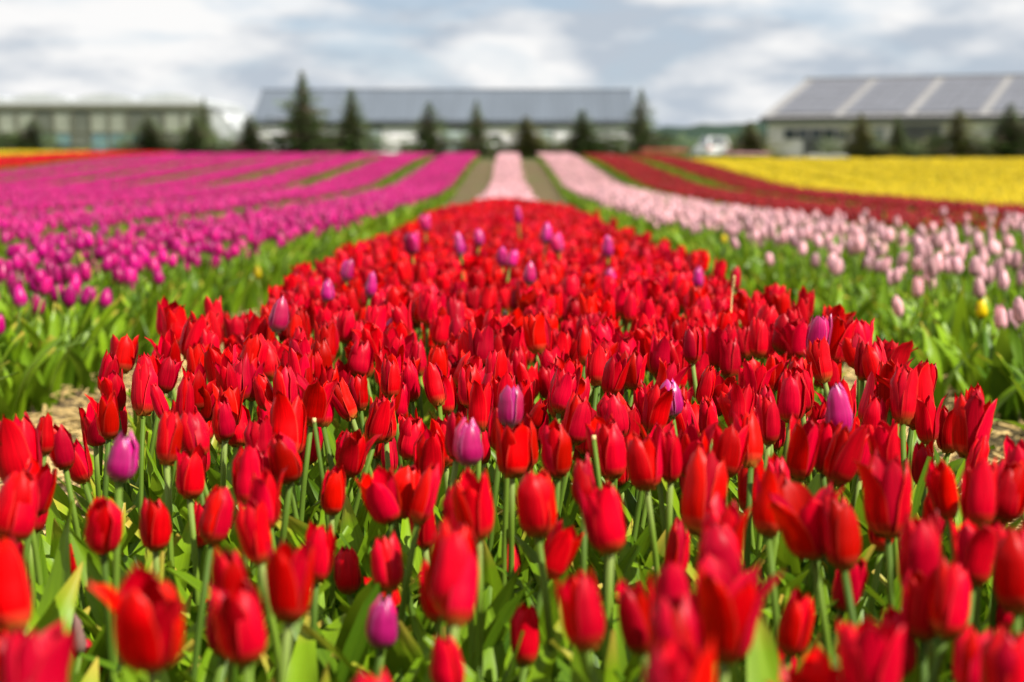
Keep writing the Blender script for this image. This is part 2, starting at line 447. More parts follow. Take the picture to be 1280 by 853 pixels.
for (a, b, h, mat, nm) in [(462, 476, 2.6, 'grey_door', 'door'), (556, 586, 2.5, 'grey_door', 'sliding_door'), 
                           (676, 690, 2.4, 'grey_door', 'door')]:
    x0, x1 = px_local(a, D0, bc), px_local(b, D0, bc)
    d = part(nm, Geo().box(x0, x1, 0.30, 0.397, 0.02, h), M[mat], barn)
    part('frame', Geo().box(x0 - .12, x0 - .003, 0.26, 0.397, 0.0, h + .12).box(x1 + .003, x1 + .12, 0.26, 0.397, 0.0, h + .12).box(x0 - .003, x1 + .003, 0.26, 0.397, h + .003, h + .12), M['dark_trim'], d)
for a in (350, 620, 728):
    x0 = px_local(a, D0, bc)
    wi = part('window', Geo().box(x0 - .55, x0 + .55, 0.31, 0.397, 1.35, 2.15), M['barn_wall'], barn)
    part('pane', Geo().box(x0 - .47, x0 + .47, 0.296, 0.307, 1.43, 2.07), M['glass'], wi)

# glasshouse with dark beam, teal lower doors
D1 = 140.0
gx0, gx1 = -46.0, -25.0
gl = empty('greenhouse', ((gx0 + gx1) / 2, D1, GB), 'grey-green glasshouse with olive gutter beam and teal lower doors', 'greenhouse')
ghw = (gx1 - gx0) / 2; GH = 4.25
nb = 14; bw = 2 * ghw / nb
part('wall', Geo().box(-ghw + .1, ghw - .1, 0.25, 24, 0, GH - .3), M['dim_panel'], gl)
for i in range(nb):
    x0 = -ghw + i * bw
    up = M['pale_panel'] if i in (1, 3, 4, 6, 8, 9, 12, 13) else M['dim_panel']
    part('pane', Geo().box(x0 + .1, x0 + bw - .1, 0.15, 0.247, 2.15, GH - .3), up, gl)
    lo = M['teal'] if i in (5, 6, 8, 9, 10, 13) else M['dim_panel']
    part('panel', Geo().box(x0 + .1, x0 + bw - .1, 0.13, 0.247, 0.1, 2.02), lo, gl)
for i in range(nb + 1):
    x0 = -ghw + i * bw
    part('post', Geo().box(x0 - .07, x0 + .07, 0.02, 0.25, 0, GH - .29), M['olive'], gl)
part('rail', Geo().box(-ghw, ghw, 0.05, 0.2, 2.03, 2.14), M['olive'], gl)
part('gutter_beam', Geo().box(-ghw - .1, ghw + .1, -0.1, 0.3, GH - .28, GH + .12), M['olive'], gl)
for i in range(4):                                     # pale arched roof bays
    x0 = -ghw + i * ghw / 2; w4 = ghw / 2
    rows = []
    poly = [(x0 + .03, GH + .0)] + [(x0 + .03 + (w4 - .06) * k / 10, GH + 0.02 + 0.95 * math.sin(math.pi * (0.08 + 0.84 * k / 10)) ** 0.55) for k in range(11)] + [(x0 + w4 - .03, GH + .0)]
    part('roof_bay', Geo().prism(poly, 0.31, 24, axis='y'), M['plastic'], gl)

# polytunnel at its end
pt = empty('polytunnel', (-25.6, 146, GB), 'white polythene tunnel with rounded end beside the glasshouse', 'greenhouse')
poly = [(-2.6, 0)] + [(-2.6 * math.cos(math.pi * k / 16), 4.2 * math.sin(math.pi * k / 16) ** 0.8) for k in range(1, 16)] + [(2.6, 0)]
part('cover', Geo().prism(poly, 0, 22, axis='y'), M['plastic'], pt)
part('door', Geo().box(-1.0, 1.0, -0.08, -0.003, 0, 2.3), M['pale_panel'], pt)
hoop = Geo()
hp = [(-2.63 * math.cos(math.pi * k / 16), -0.03, 4.24 * max(0, math.sin(math.pi * k / 16)) ** 0.8) for k in range(17)]
hoop.tube(hp, [.05] * 17, 5)
part('hoop', hoop, M['alloy'], pt, True)

# shed on the right with solar panels on its roof, turned a little
TH = math.radians(-25)
D2 = 130.0
se = empty('shed', ((947 - 635) * D2 / FPX, D2, GB), 'grey-beige farm shed with solar panels on its pale roof', 'shed', rz=TH)
SL, SD, SE, SR = 38.0, 26.0, 3.0, 6.3          # length, depth, eave, ridge
part('wall', Geo().prism([(0.5, 0), (0.5, SE), (SD / 2, SR - .25), (SD - .5, SE), (SD - .5, 0)], 0.5, SL - .5), M['shed_wall'], se)
rf = Geo()
for y0 in (0.0, SD):
    z0 = SE - 0.08
    rf.add([(0, y0, z0), (SL, y0, z0), (SL, SD / 2, SR), (0, SD / 2, SR), (0, y0, z0 + .14), (SL, y0, z0 + .14), (SL, SD / 2, SR + .14), (0, SD / 2, SR + .14)],
           [(0,1,2,3), (4,7,6,5), (0,4,5,1), (1,5,6,2), (2,6,7,3), (3,7,4,0)])
sroof = part('roof', rf, M['shed_roof'], se)
part('ridge_cap', Geo().box(-.05, SL + .05, SD / 2 - .3, SD / 2 + .3, SR + .08, SR + .26), M['shed_roof'], sroof)
part('fascia', Geo().box(-.02, SL + .02, -0.10, -0.004, SE - .30, SE + .08), M['dark_trim'], se)
sl2 = math.atan2(SR - SE + .08, SD / 2); ln2 = math.hypot(SR - SE + .08, SD / 2)
RM = Matrix.Translation((0, 0, SE - 0.08)) @ Matrix.Rotation(sl2, 4, 'X')
for i in range(7):                                     # arrays of panels, each array four by six modules
    xa = 0.9 + i * 5.3
    for a in range(4):
        for b in range(6):
            part('solar_panel', Geo().box(xa + a * 1.16, xa + a * 1.16 + 1.12, 0.9 + b * 1.98, 0.9 + b * 1.98 + 1.93, 0.17, 0.25, RM), M['solar'], sroof)
for (x0, n) in ((1.8, 5),):
    for i in range(n):
        wi = part('window', Geo().box(x0 + i * 1.0, x0 + i * 1.0 + .86, 0.40, 0.497, 1.45, 2.2), M['dark_trim'], se)
        part('pane', Geo().box(x0 + i * 1.0 + .07, x0 + i * 1.0 + .79, 0.385, 0.397, 1.52, 2.13), M['glass'], wi)
for (x0, x1, h, mat) in ((3.4, 4.5, 1.4, 'door_dark'), (10.4, 13.4, 2.35, 'door_dark'), (17.5, 20.5, 2.35, 'door_dark'), (24, 27, 2.35, 'door_dark'), (8.2, 9.2, 2.1, 'grey_door')):
    d = part('door', Geo().box(x0, x1, 0.41, 0.497, 0.02, h), M[mat], se)
    part('frame', Geo().box(x0 - .12, x0 - .003, 0.36, 0.497, 0, h + .12).box(x1 + .003, x1 + .12, 0.36, 0.497, 0, h + .12).box(x0 - .003, x1 + .003, 0.36, 0.497, h + .003, h + .12), M['shed_roof'], d)

# white parked car
def make_car(loc, rz, label):
    c = empty('parked_car', loc, label, 'car', rz=rz)
    prof = [(-1.95, .32), (-2.0, .55), (-1.95, .88), (1.0, .90), (1.85, .78), (2.0, .55), (1.95, .30)]
    g = Geo(); n = len(prof)
    secs = [(-.86, .93), (-.80, 1.0), (.80, 1.0), (.86, .93)]
    v = [(x, p * k, .58 + (q - .58) * k) for x, k in secs for p, q in prof]
    f = [tuple(range(n)), tuple(range(3*n, 4*n))[::-1]]
    for s_ in range(3):
        f += [(s_*n + i, (s_+1)*n + i, (s_+1)*n + (i+1) % n, s_*n + (i+1) % n) for i in range(n)]
    g.add(v, f); part('body', g, M['white_paint'], c)
    cab = Geo()
    b4 = [(-.76, -1.85, .885), (.76, -1.85, .885), (.76, 1.0, .885), (-.76, 1.0, .885)]
    t4 = [(-.60, -1.45, 1.46), (.60, -1.45, 1.46), (.60, .25, 1.46), (-.60, .25, 1.46)]
    cab.add(b4 + t4, [(3,2,1,0), (4,5,6,7), (0,1,5,4), (1,2,6,5), (2,3,7,6), (3,0,4,7)])
    part('cabin', cab, M['white_paint'], c)
    def pane(a, b_, cc, d, off):
        a, b_, cc, d = map(Vector, (a, b_, cc, d)); m_ = (a + b_ + cc + d) / 4
        q = [m_ + (p - m_) * .84 + Vector(off) for p in (a, b_, cc, d)]
        q2 = [p - Vector(off) * 2 for p in q]
        part('window', Geo().add(q + q2, [(0,1,2,3), (7,6,5,4), (0,4,5,1), (1,5,6,2), (2,6,7,3), (3,7,4,0)]), M['glass'], c)
    pane(b4[0], b4[1], t4[1], t4[0], (0, -.012, .008)); pane(b4[2], b4[3], t4[3], t4[2], (0, .012, .012))
    pane(b4[1], b4[2], t4[2], t4[1], (.012, 0, .004)); pane(b4[3], b4[0], t4[0], t4[3], (-.012, 0, .004))
    for sx in (-1, 1):
        part('tail_light', Geo().box(sx * .66 - .12, sx * .66 + .12, -2.03, -1.9, .62, .84), M['tail'], c)
        for wy in (-1.25, 1.28):
            ty = Geo().tube([(sx * .70, wy, .31), (sx * .88, wy, .31)], [.31, .31], 16)
            t_ = part('wheel', ty, M['tyre'], c)
            part('rim', Geo().tube([(sx * .865, wy, .31), (sx * .89, wy, .31)], [.19, .19], 12), M['alloy'], t_)
    part('bumper', Geo().box(-.82, .82, -2.06, -1.92, .34, .52), M['white_paint'], c)
    part('number_plate', Geo().box(-.26, .26, -2.035, -1.97, .60, .72), M['pale_panel'], c)
    return c
make_car(((888 - 635) * 118 / FPX, 118, GB), math.radians(8), 'white hatchback car parked beyond the tulip field before the hill')

# ------------------------------------------------------------------ trees
def spruce_geo(seed, dens=1.0):
    r = random.Random(seed); g = Geo(); limbs = Geo()
    n = int(150 * dens)
    for i in range(n):
        t = (i + r.random()) / n                       # 0 low .. 1 top
        z = 0.03 + 0.95 * t
        rad = (1 - t) ** 1.25 * r.uniform(0.45, 1.2) + 0.03
        a = i * 2.39996 + r.uniform(-.4, .4)
        dx, dy = math.cos(a), math.sin(a)
        rad *= 1 + 0.3 * math.sin(a * 2 + seed + 11 * t)
        if r.random() < 0.08: rad *= 1.35
        droop = r.uniform(-.07, .02) * (1 - t) + 0.03 * t
        e = (rad * dx, rad * dy, z + droop)
        limbs.tube([(0, 0, z), (e[0] * .5, e[1] * .5, z + droop * .3), e], [.018 * (1 - t) + .004, .012 * (1 - t) + .003, .002], 3, False)
        m = int(7 + 18 * rad)
        for k in range(m):                             # sprays of needles
            q = (k + r.random()) / m
            q = 0.15 + 0.87 * q
            px, py, pz = e[0] * q, e[1] * q, z + droop * q
            s = r.uniform(.035, .075) * (1.2 - .4 * q) * (.22 + .78 * (1 - t))
            side = r.choice((-1, 1))
            vx, vy = dx * .7 - dy * side, dy * .7 + dx * side
            L = math.hypot(vx, vy); vx, vy = vx / L, vy / L
            ang = r.uniform(-.8, .3)
            tipv = (px + vx * s * 3.2, py + vy * s * 3.2, pz + s * ang)
            up = r.uniform(-.4, .8) * s
            g.add([(px, py, pz - s * .1), (px + vx * s * 1.4 + dx * s * .5, py + vy * s * 1.4 + dy * s * .5, pz + up * .5),
                   tipv, (px + vx * s * 1.4 - dx * s * .5, py + vy * s * 1.4 - dy * s * .5, pz - s * .35)], [(0, 1, 2, 3)])
    trunk = Geo().tube([(0, 0, -.01), (0, 0, .3), (.004, 0, .7), (0, 0, 1.0)], [.022, .017, .009, .002], 7)
    return g, limbs, trunk
SPR = []
for s_ in range(4):
    g, lb, tr = spruce_geo(100 + s_, 1.0 + 0.1 * s_)
    SPR.append((g, lb, tr))
SPM = [(g.mesh('crown', M['needle'], False), lb.mesh('limb', M['bark']), tr.mesh('trunk', M['bark'])) for g, lb, tr in SPR]
SPM2 = [(g.mesh('crown', M['needle2'], False), lb, tr) for (g, _, _), (_, lb, tr) in zip(SPR, SPM)]
TD = 110.0
def spruce(px, ytop, half, label, i, depth=TD, light=False):
    k = depth / FPX
    h = CAM_Z + (HORIZON - ytop) * k - GB
    t = empty('spruce_tree', ((px - 635) * k, depth, GB), label, 'tree', 'spruces planted along the end of the field', rz=i * 1.7)
    cm, lm, tm = (SPM2 if light else SPM)[i % 4]
    # meshes are one unit tall; crown radius near the foot is about one unit
    S = Matrix.Diagonal((half * k * 2.75, half * k * 2.75, h, 1))
    link('crown', cm, t, S.copy()); link('branches', lm, t, S.copy())
    link('trunk', tm, t, Matrix.Diagonal((h * .9, h * .9, h, 1)))
    return t
spruce(45, 150, 33, 'broad dark spruce before the glasshouse, next to a low shrub', 0)
spruce(190, 147, 30, 'wide low spruce before the teal doors of the glasshouse', 1)
spruce(246, 142, 21, 'short spruce at the corner of the glasshouse beside the polytunnel', 2)
spruce(258, 122, 10, 'thin dark spruce top behind the glasshouse corner', 3, 128)
spruce(315, 143, 24, 'short dark spruce by the gable nearest the polytunnel', 1)
spruce(380, 90, 25, 'tallest spruce, rising above the ridge of the long barn', 2)
spruce(441, 112, 22, 'slim spruce reaching the barn ridge beside the tallest spruce', 3)
spruce(537, 128, 23, 'conical spruce standing before the grey sliding door of the barn', 0)
spruce(596, 126, 16, 'narrow spruce standing in line with the pale pink row', 1)
spruce(657, 146, 27, 'low broad yellowish spruce in front of the barn', 2, light=True)
spruce(727, 138, 25, 'low spruce growing out of shrubs in front of the barn', 3)
spruce(800, 112, 20, 'tall spruce at the barn end nearest the wooded hill', 0)
spruce(935, 152, 24, 'yellowish spruce at the corner of the solar-roofed shed', 1, light=True)
spruce(1073, 141, 20, 'yellow-green spruce between the shed windows and its dark doorway', 2, light=True)
spruce(1118, 145, 13, 'very narrow dark spruce in front of the shed doorway', 3)
spruce(1194, 136, 25, 'full yellow-green spruce in front of the shed', 0, light=True)
spruce(1258, 130, 29, 'big broad spruce in front of the far end of the shed', 1)
spruce(1318, 138, 26, 'last spruce of the line, past the big broad one', 2)

def bush_geo(seed, n=420):
    r = random.Random(seed); g = Geo()
    lobes = [(r.uniform(-.55, .55), r.uniform(-.5, .5), r.uniform(.3, .65), r.uniform(.3, .5)) for _ in range(7)]
    for i in range(n):
        cx, cy, cz, cr = r.choice(lobes)
        d = Vector((r.gauss(0, 1), r.gauss(0, 1), r.gauss(0, 1))).normalized() * cr * r.uniform(.6, 1.08)
        p = Vector((cx, cy, cz)) + d
        p.z = max(.03, p.z)
        a = Vector((r.gauss(0, 1), r.gauss(0, 1), r.gauss(0, .7))).normalized(); b = a.orthogonal().normalized()
        s = r.uniform(.04, .085)
        g.add([p - a * s, p + b * s * .5, p + a * s, p - b * s * .5], [(0, 1, 2, 3)])
    st = Geo()
    for k in range(4):
        cx, cy, cz, cr = lobes[k]
        st.tube([(0, 0, -.02), (cx * .4, cy * .4, cz * .5), (cx, cy, cz)], [.04, .028, .012], 5)
    return g, st
BG = [bush_geo(300 + i) for i in range(3)]
BMESH = {}
def bush(px, ytop, half, label, i, depth=TD, mat='shrub', name='shrub'):
    k = depth / FPX
    h = CAM_Z + (HORIZON - ytop) * k - GB
    t = empty(name, ((px - 635) * k, depth, GB), label, 'shrub' if name == 'shrub' else 'tree', rz=i * 2.1)
    key = (i % 3, mat)
    if key not in BMESH:
        BMESH[key] = (BG[i % 3][0].mesh('foliage', M[mat], False), BG[i % 3][1].mesh('stem', M['bark']))
    S = Matrix.Diagonal((half * k, half * k, h, 1))
    link('foliage' if name == 'shrub' else 'crown', BMESH[key][0], t, S.copy())
    link('stem' if name == 'shrub' else 'trunk', BMESH[key][1], t, S.copy())
bush(8, 157, 32, 'dark rounded shrub beside the broad spruce by the glasshouse', 0, 108)
bush(70, 164, 18, 'small dark shrub on the teal-door side of the broad spruce', 1, 108)
bush(762, 160, 32, 'wide dark shrub between two spruces at the barn end', 2, 108)
bush(706, 167, 21, 'low shrub at the foot of the low barn spruce', 0, 112)
bush(1042, 167, 27, 'dark shrub leaning on the yellow-green spruce by the shed windows', 1, 109)
bush(1172, 164, 24, 'low dark shrub beside the full yellow-green spruce', 2, 109)
bush(1226, 165, 24, 'dark shrub between the full spruce and the big broad spruce', 0, 109)
bush(25, 165, 35, 'low spreading dark shrub right at the corner of the yellow patch', 2, 106)
bush(160, 168, 21, 'low shrub beside the wide low spruce by the teal doors', 0, 109)
bush(290, 168, 24, 'low shrub between the polytunnel and the barn gable', 1, 109)
bush(410, 172, 18, 'knee-high shrub between the tallest and the slim spruce', 2, 109)
bush(514, 170, 18, 'low shrub beside the conical spruce', 0, 109)
bush(630, 172, 16, 'tiny shrub beside the low broad yellowish spruce', 2, 109)
bush(780, 164, 24, 'low shrub at the foot of the tall spruce at the barn end', 1, 109)
bush(1095, 172, 18, 'low shrub beside the very narrow spruce', 0, 109)
bush(1150, 174, 24, 'low dark shrub in front of the shed doorway', 1, 109)
bush(1282, 164, 27, 'dark shrub past the big broad spruce', 2, 109)
bush(462, 167, 16, 'small shrub at the foot of the slim spruce', 1, 109)
bush(868, 165, 35, 'light green rounded tree between the barn and the white car', 0, 210, 'paleshrub', 'broadleaf_tree')
bush(905, 167, 32, 'darker rounded tree behind the white car', 1, 225, 'shrub', 'broadleaf_tree')
bush(838, 164, 29, 'green rounded tree just past the end of the barn', 2, 230, 'shrub', 'broadleaf_tree')

# ------------------------------------------------------------------ tulip shapes
def lerp_tab(tab, t):
    for (a, va), (b, vb) in zip(tab, tab[1:]):
        if t <= b:
            q = (t - a) / (b - a); q = q * q * (3 - 2 * q) if a > 0.2 else q
            return va + (vb - va) * q
    return tab[-1][1]
def petal_geo(seed, L, R, t7, t1, wide, nu=6, nv=8, curl=0.0, wave=0.10, pointed=0.0):
    """one petal, its foot on the flower's axis, facing +x"""
    r = random.Random(seed)
    g = Geo(); v, uv, f = [], [], []
    prof = [(0, .16), (.05, .54), (.15, .88), (.38, 1.0), (.72, t7), (1.0, t1)]
    ph = r.uniform(0, 6.28); bend = r.uniform(-.10, .10)
    for j in range(nv + 1):
        t = j / nv
        rr = R * lerp_tab(prof, t)
        z = L * (t - 0.03 * math.sin(math.pi * t)) if t > 0 else 0.0
        w_ = ((1 - t) ** (0.48 + pointed)) * (0.42 + 1.05 * t ** 0.65) if t < 1 else 0.0
        W = wide * R * w_ + (0.02 * R if t == 1 else 0)
        rc = max(rr, 0.72 * R) * 1.02
        out = curl * R * max(0, t - .55) ** 2 * 6
        for i in range(nu + 1):
            u = -1 + 2 * i / nu
            phi = u * W / rc
            groove = -0.05 * R * math.exp(-(u * 4) ** 2) * math.sin(math.pi * min(1, t * 1.1))
            ripple = wave * R * u * u * math.sin(5.5 * t + ph + u * 1.5) * t
            rad = rc + groove + ripple - 0.09 * R * u * u * t
            x = (rr - rc) + rad * math.cos(phi) + out
            y = rad * math.sin(phi) + bend * R * t * t
            dz = -0.06 * L * abs(u) ** 1.5 * (t > .9) + 0.012 * L * math.sin(ph * 2 + u * 4) * t
            v.append((x, y, z + dz)); uv.append((0.5 + u / 2, t))
    for j in range(nv):
        for i in range(nu):
            a = j * (nu + 1) + i
            f.append((a, a + 1, a + nu + 2, a + nu + 1))
    return g.add(v, f, uv)

def leaf_geo(seed, L, W, lean, droop, nu=4, nv=9, fold=0.35):
    """a long leaf rising from the origin, leaning towards +x"""
    r = random.Random(seed)
    v, uv, f = [], [], []
    p = Vector((0.006, 0, 0)); ang = lean * .35; tw = r.uniform(-.7, .7); side = r.uniform(-.25, .25)
    ds = L / nv
    for j in range(nv + 1):
        t = j / nv
        a = ang + (lean - lean * .35) * min(1, t * 1.5) + droop * t * t
        d = Vector((math.sin(a) * math.cos(side * t), math.sin(a) * math.sin(side * t), math.cos(a)))
        if j: p = p + d * ds
        n_ = Vector((-math.cos(a), 0, math.sin(a)))
        s_ = Vector((0, 1, 0)); q = tw * t
        s2 = s_ * math.cos(q) + n_ * math.sin(q); n2 = n_ * math.cos(q) - s_ * math.sin(q)
        wd = W * (max(0.0, math.sin(math.pi * (0.13 + 0.87 * t) ** 0.85)) ** 0.85 if t < 1 else 0.02)
        for i in range(nu + 1):
            u = -1 + 2 * i / nu
            wav = 0.10 * W * u * u * math.sin(9 * t + u * 2 + seed)
            pt_ = p + s2 * (u * wd * .5) + n2 * (fold * abs(u) ** 1.4 * wd * .5 * (1 - .5 * t) + wav)
            v.append(tuple(pt_)); uv.append((0.5 + u / 2, t))
    for j in range(nv):
        for i in range(nu):
            a = j * (nu + 1) + i
            f.append((a, a + 1, a + nu + 2, a + nu + 1))
    return Geo().add(v, f, uv)

def stem_geo(seed, H, bend, r0=.0042, r1=.0034, n=6, seg=5):
    r = random.Random(seed); a = r.uniform(0, 6.28); pts = []
    for i in range(seg + 1):
        t = i / seg
        pts.append((math.cos(a) * bend * t * t, math.sin(a) * bend * t * t, H * t))
    g = Geo().tube(pts, [r0 + (r1 - r0) * i / seg for i in range(seg + 1)], n)
    return g, Vector(pts[-1]), a

def describe(text, k, lean, x, y, where, edge=None, near=None):
    """adds what sets one tulip apart from its look-alikes"""
    w = []
    if k < .84: w.append('short-stemmed')
    elif k > 1.07: w.append('long-stemmed')
    if math.hypot(*lean) > .125: w.append('leaning')
    tail = where
    if near is not None and len(near) and min((x - a) ** 2 + (y - b) ** 2 for a, b in near) < .085 ** 2: tail = 'right beside a purple-pink tulip'
    elif edge and edge(x): tail = 'on the path edge of the red bed' if 'broad' in where else 'on the bed edge facing the red tulips'
    return ' '.join(w + [text, tail])
class Tulip:
    """shape of one tulip: stem, six petals, leaves (meshes are shared by all its copies)"""
    def __init__(s, seed, mat, L=.066, R=.0205, t7=.85, t1=.35, wide=1.25, H=.345, bend=.034, tilt=.1, curl=None, nleaf=3,
                 nu=6, nv=8, leafL=(.22, .33), leafW=(.036, .060), pointed=0.10, text=''):
        r = random.Random(seed)
        s.L, s.text, s.mat = L, text, mat
        s.sg, s.tip, a = stem_geo(seed, H, bend)
        s.hrot = Matrix.Rotation(a, 4, 'Z') @ Matrix.Rotation(tilt, 4, 'Y')
        s.pg = []
        for k in range(6):
            inner = k % 2
            pg = petal_geo(seed * 31 + k, L * (1.0 if not inner else .985) * r.uniform(.92, 1.06), R * (1 if not inner else .86), t7 * r.uniform(.92, 1.09), t1 * r.uniform(.65, 1.4),
                           wide * r.uniform(.93, 1.07), nu, nv, curl=(curl or {}).get(k, 0.0), pointed=pointed)
            s.pg.append((pg, Matrix.Rotation(k * math.pi / 3 + r.uniform(-.09, .09), 4, 'Z')))
        s.lg = []
        a0 = r.uniform(0, 6.28)
        for k in range(nleaf):
            lg = leaf_geo(seed * 17 + k, r.uniform(*leafL) * (1 - .08 * k), r.uniform(*leafW), r.uniform(.12, .48), r.uniform(.0, .8))
            s.lg.append((lg, Matrix.Translation((0, 0, .012 * k)) @ Matrix.Rotation(a0 + k * 2.3 + r.uniform(-.5, .5), 4, 'Z')))
        s.meshes = None
    def make(s):
        s.stem = s.sg.mesh('stem', M['stem'])
        s.petals = [(g.mesh('petal', M[s.mat]), m) for g, m in s.pg]
        s.leaves = [(g.mesh('leaf', M['leaf']), m) for g, m in s.lg]
        b = Geo()
        for g, m in s.pg: b.merge(g, m)
        s.bloom = b.mesh('bloom', M[s.mat])
        s.meshes = True
    def joined(s, name):
        g = Geo()
        g.merge(s.sg, None, 1)
        for pg, m in s.pg: g.merge(pg, Matrix.Translation(s.tip) @ s.hrot @ m, 0)
        for lg, m in s.lg: g.merge(lg, m, 2)
        return g.mesh(name, [M[s.mat], M['stem'], M['leaf']])
    def place(s, name, base, rz, lean, k, hs, label, group, split=True, cat='tulip'):
        if not s.meshes: s.make()
        o = link(name, None, label=label, cat=cat, group=group)
        o.empty_display_size = 0.02
        o.location = base; o.rotation_euler = (lean[0], lean[1], rz)
        link('stem', s.stem, o, Matrix.Diagonal((1, 1, k, 1)))
        wx = RND.uniform(.80, 1.04)
        T = Matrix.Translation((s.tip.x, s.tip.y, s.tip.z * k - .001)) @ s.hrot @ Euler((RND.gauss(0, .09), RND.gauss(0, .09), RND.uniform(0, 6.28))).to_matrix().to_4x4() @ Matrix.Diagonal((hs * wx, hs * wx, hs, 1))
        if split:
            for me, m in s.petals: link('petal', me, o, T @ m)
        else:
            link('bloom', s.bloom, o, T)
        for me, m in s.leaves: link('leaf', me, o, Matrix.Scale(.6 + .4 * k, 4) @ m)
        return o
    def head_off(s, k, hs):
        return Vector((s.tip.x, s.tip.y, s.tip.z * k)) + (s.hrot @ Vector((0, 0, s.L * .5 * hs)))

RED = [
    Tulip(1, 'red', L=.070, R=.0195, t7=.92, t1=.50, tilt=.06, text='closed slender red tulip'),
    Tulip(2, 'red', L=.066, R=.0225, t7=.93, t1=.55, tilt=.14, text='plump closed red tulip'),
    Tulip(3, 'red', L=.072, R=.0215, t7=1.0, t1=.82, tilt=.10, pointed=.25, text='half-open red tulip with pointed petal tips'),
    Tulip(4, 'red', L=.070, R=.0230, t7=1.10, t1=1.08, tilt=.18, pointed=.15, text='open cup-shaped red tulip'),
    Tulip(5, 'red', L=.068, R=.0240, t7=1.24, t1=1.42, tilt=.22, wide=1.3, text='wide-open red tulip with flared petals'),
    Tulip(6, 'red', L=.071, R=.0210, t7=.98, t1=.75, tilt=.12, curl={0: .9, 4: .4}, pointed=.2, text='red tulip with one petal bent outwards'),
    Tulip(7, 'red', L=.060, R=.0180, t7=.86, t1=.40, tilt=.05, text='small closed red tulip'),
    Tulip(8, 'red', L=.076, R=.0205, t7=.97, t1=.70, tilt=.16, curl={2: .5}, pointed=.2, text='tall loosely closed red tulip'),
    Tulip(9, 'red', L=.070, R=.0225, t7=1.05, t1=.95, tilt=.30, curl={1: .8, 2: -.5, 5: .6}, pointed=.12, text='ragged drooping red tulip'),
    Tulip(10, 'red', L=.068, R=.0160, t7=.86, t1=.42, tilt=.08, pointed=.22, text='tight narrow pointed red tulip'),
]
PUR = [Tulip(21, 'purple', L=.062, R=.0205, t7=.84, t1=.36, tilt=.05, H=.365), Tulip(22, 'purple', L=.064, R=.019, t7=.80, t1=.30, tilt=.08, H=.365),
       Tulip(23, 'purple', L=.062, R=.021, t7=.98, t1=.66, tilt=.16, H=.365), Tulip(24, 'purple', L=.058, R=.018, t7=.9, t1=.5, tilt=.24, H=.365)]
BUD = Tulip(31, 'bud', L=.052, R=.0115, t7=.72, t1=.2, wide=1.3, H=.30, tilt=.04)
LOWP = dict(nu=4, nv=5)
MAG = [Tulip(41 + i, 'magenta', L=.066 + .003 * (i % 2), R=.023 + .001 * (i % 3), t7=.86 + .05 * (i % 3), t1=.34 + .14 * (i % 3), tilt=.05 + .06 * i, H=.285, **LOWP) for i in range(4)]
PNK = [Tulip(51 + i, 'pink', L=.070 + .003 * (i % 2), R=.0215 + .001 * (i % 3), t7=.86 + .04 * (i % 3), t1=.34 + .12 * (i % 3), tilt=.05 + .06 * i, H=.315, **LOWP) for i in range(4)]
YEL = Tulip(61, 'yellow', L=.056, R=.020, H=.27, **LOWP)

# ------------------------------------------------------------------ instanced "stuff" masses
def far_geo(seed, H, L=.058, R=.021):
    """small simple tulip for the far rows"""
    r = random.Random(seed); g = Geo()
    v, uv, f = [], [], []
    prof = [(.25, 0), (.95, .25), (1.0, .55), (.62, .88), (.15, 1.0)]
    for j, (a, t) in enumerate(prof):
        for k in range(6):
            an = k * math.pi / 3 + .2 * j
            v.append((R * a * math.cos(an), R * a * math.sin(an), H + L * t + (0.06 * L if k % 2 and j > 2 else 0))); uv.append((.5, t))
    for j in range(len(prof) - 1):
        for k in range(6):
            f.append((j*6 + k, j*6 + (k+1) % 6, (j+1)*6 + (k+1) % 6, (j+1)*6 + k))
    g.add(v, f, uv, 0)
    g.merge(Geo().tube([(0, 0, 0), (0, 0, H)], [.004, .0035], 3, False), None, 1)
    for k in range(3):
        lg = leaf_geo(seed * 5 + k, r.uniform(.17, .25), .042, r.uniform(.25, .6), r.uniform(.1, .9), nu=2, nv=4)
        g.merge(lg, Matrix.Rotation(k * 2.2 + r.random(), 4, 'Z'), 2)
    return g

def source_collection(name, meshes):
    c = bpy.data.collections.new(name)
    for i, me in enumerate(meshes):
        o = bpy.data.objects.new('%s_%02d' % (name, i), me)
        c.objects.link(o)
    return c

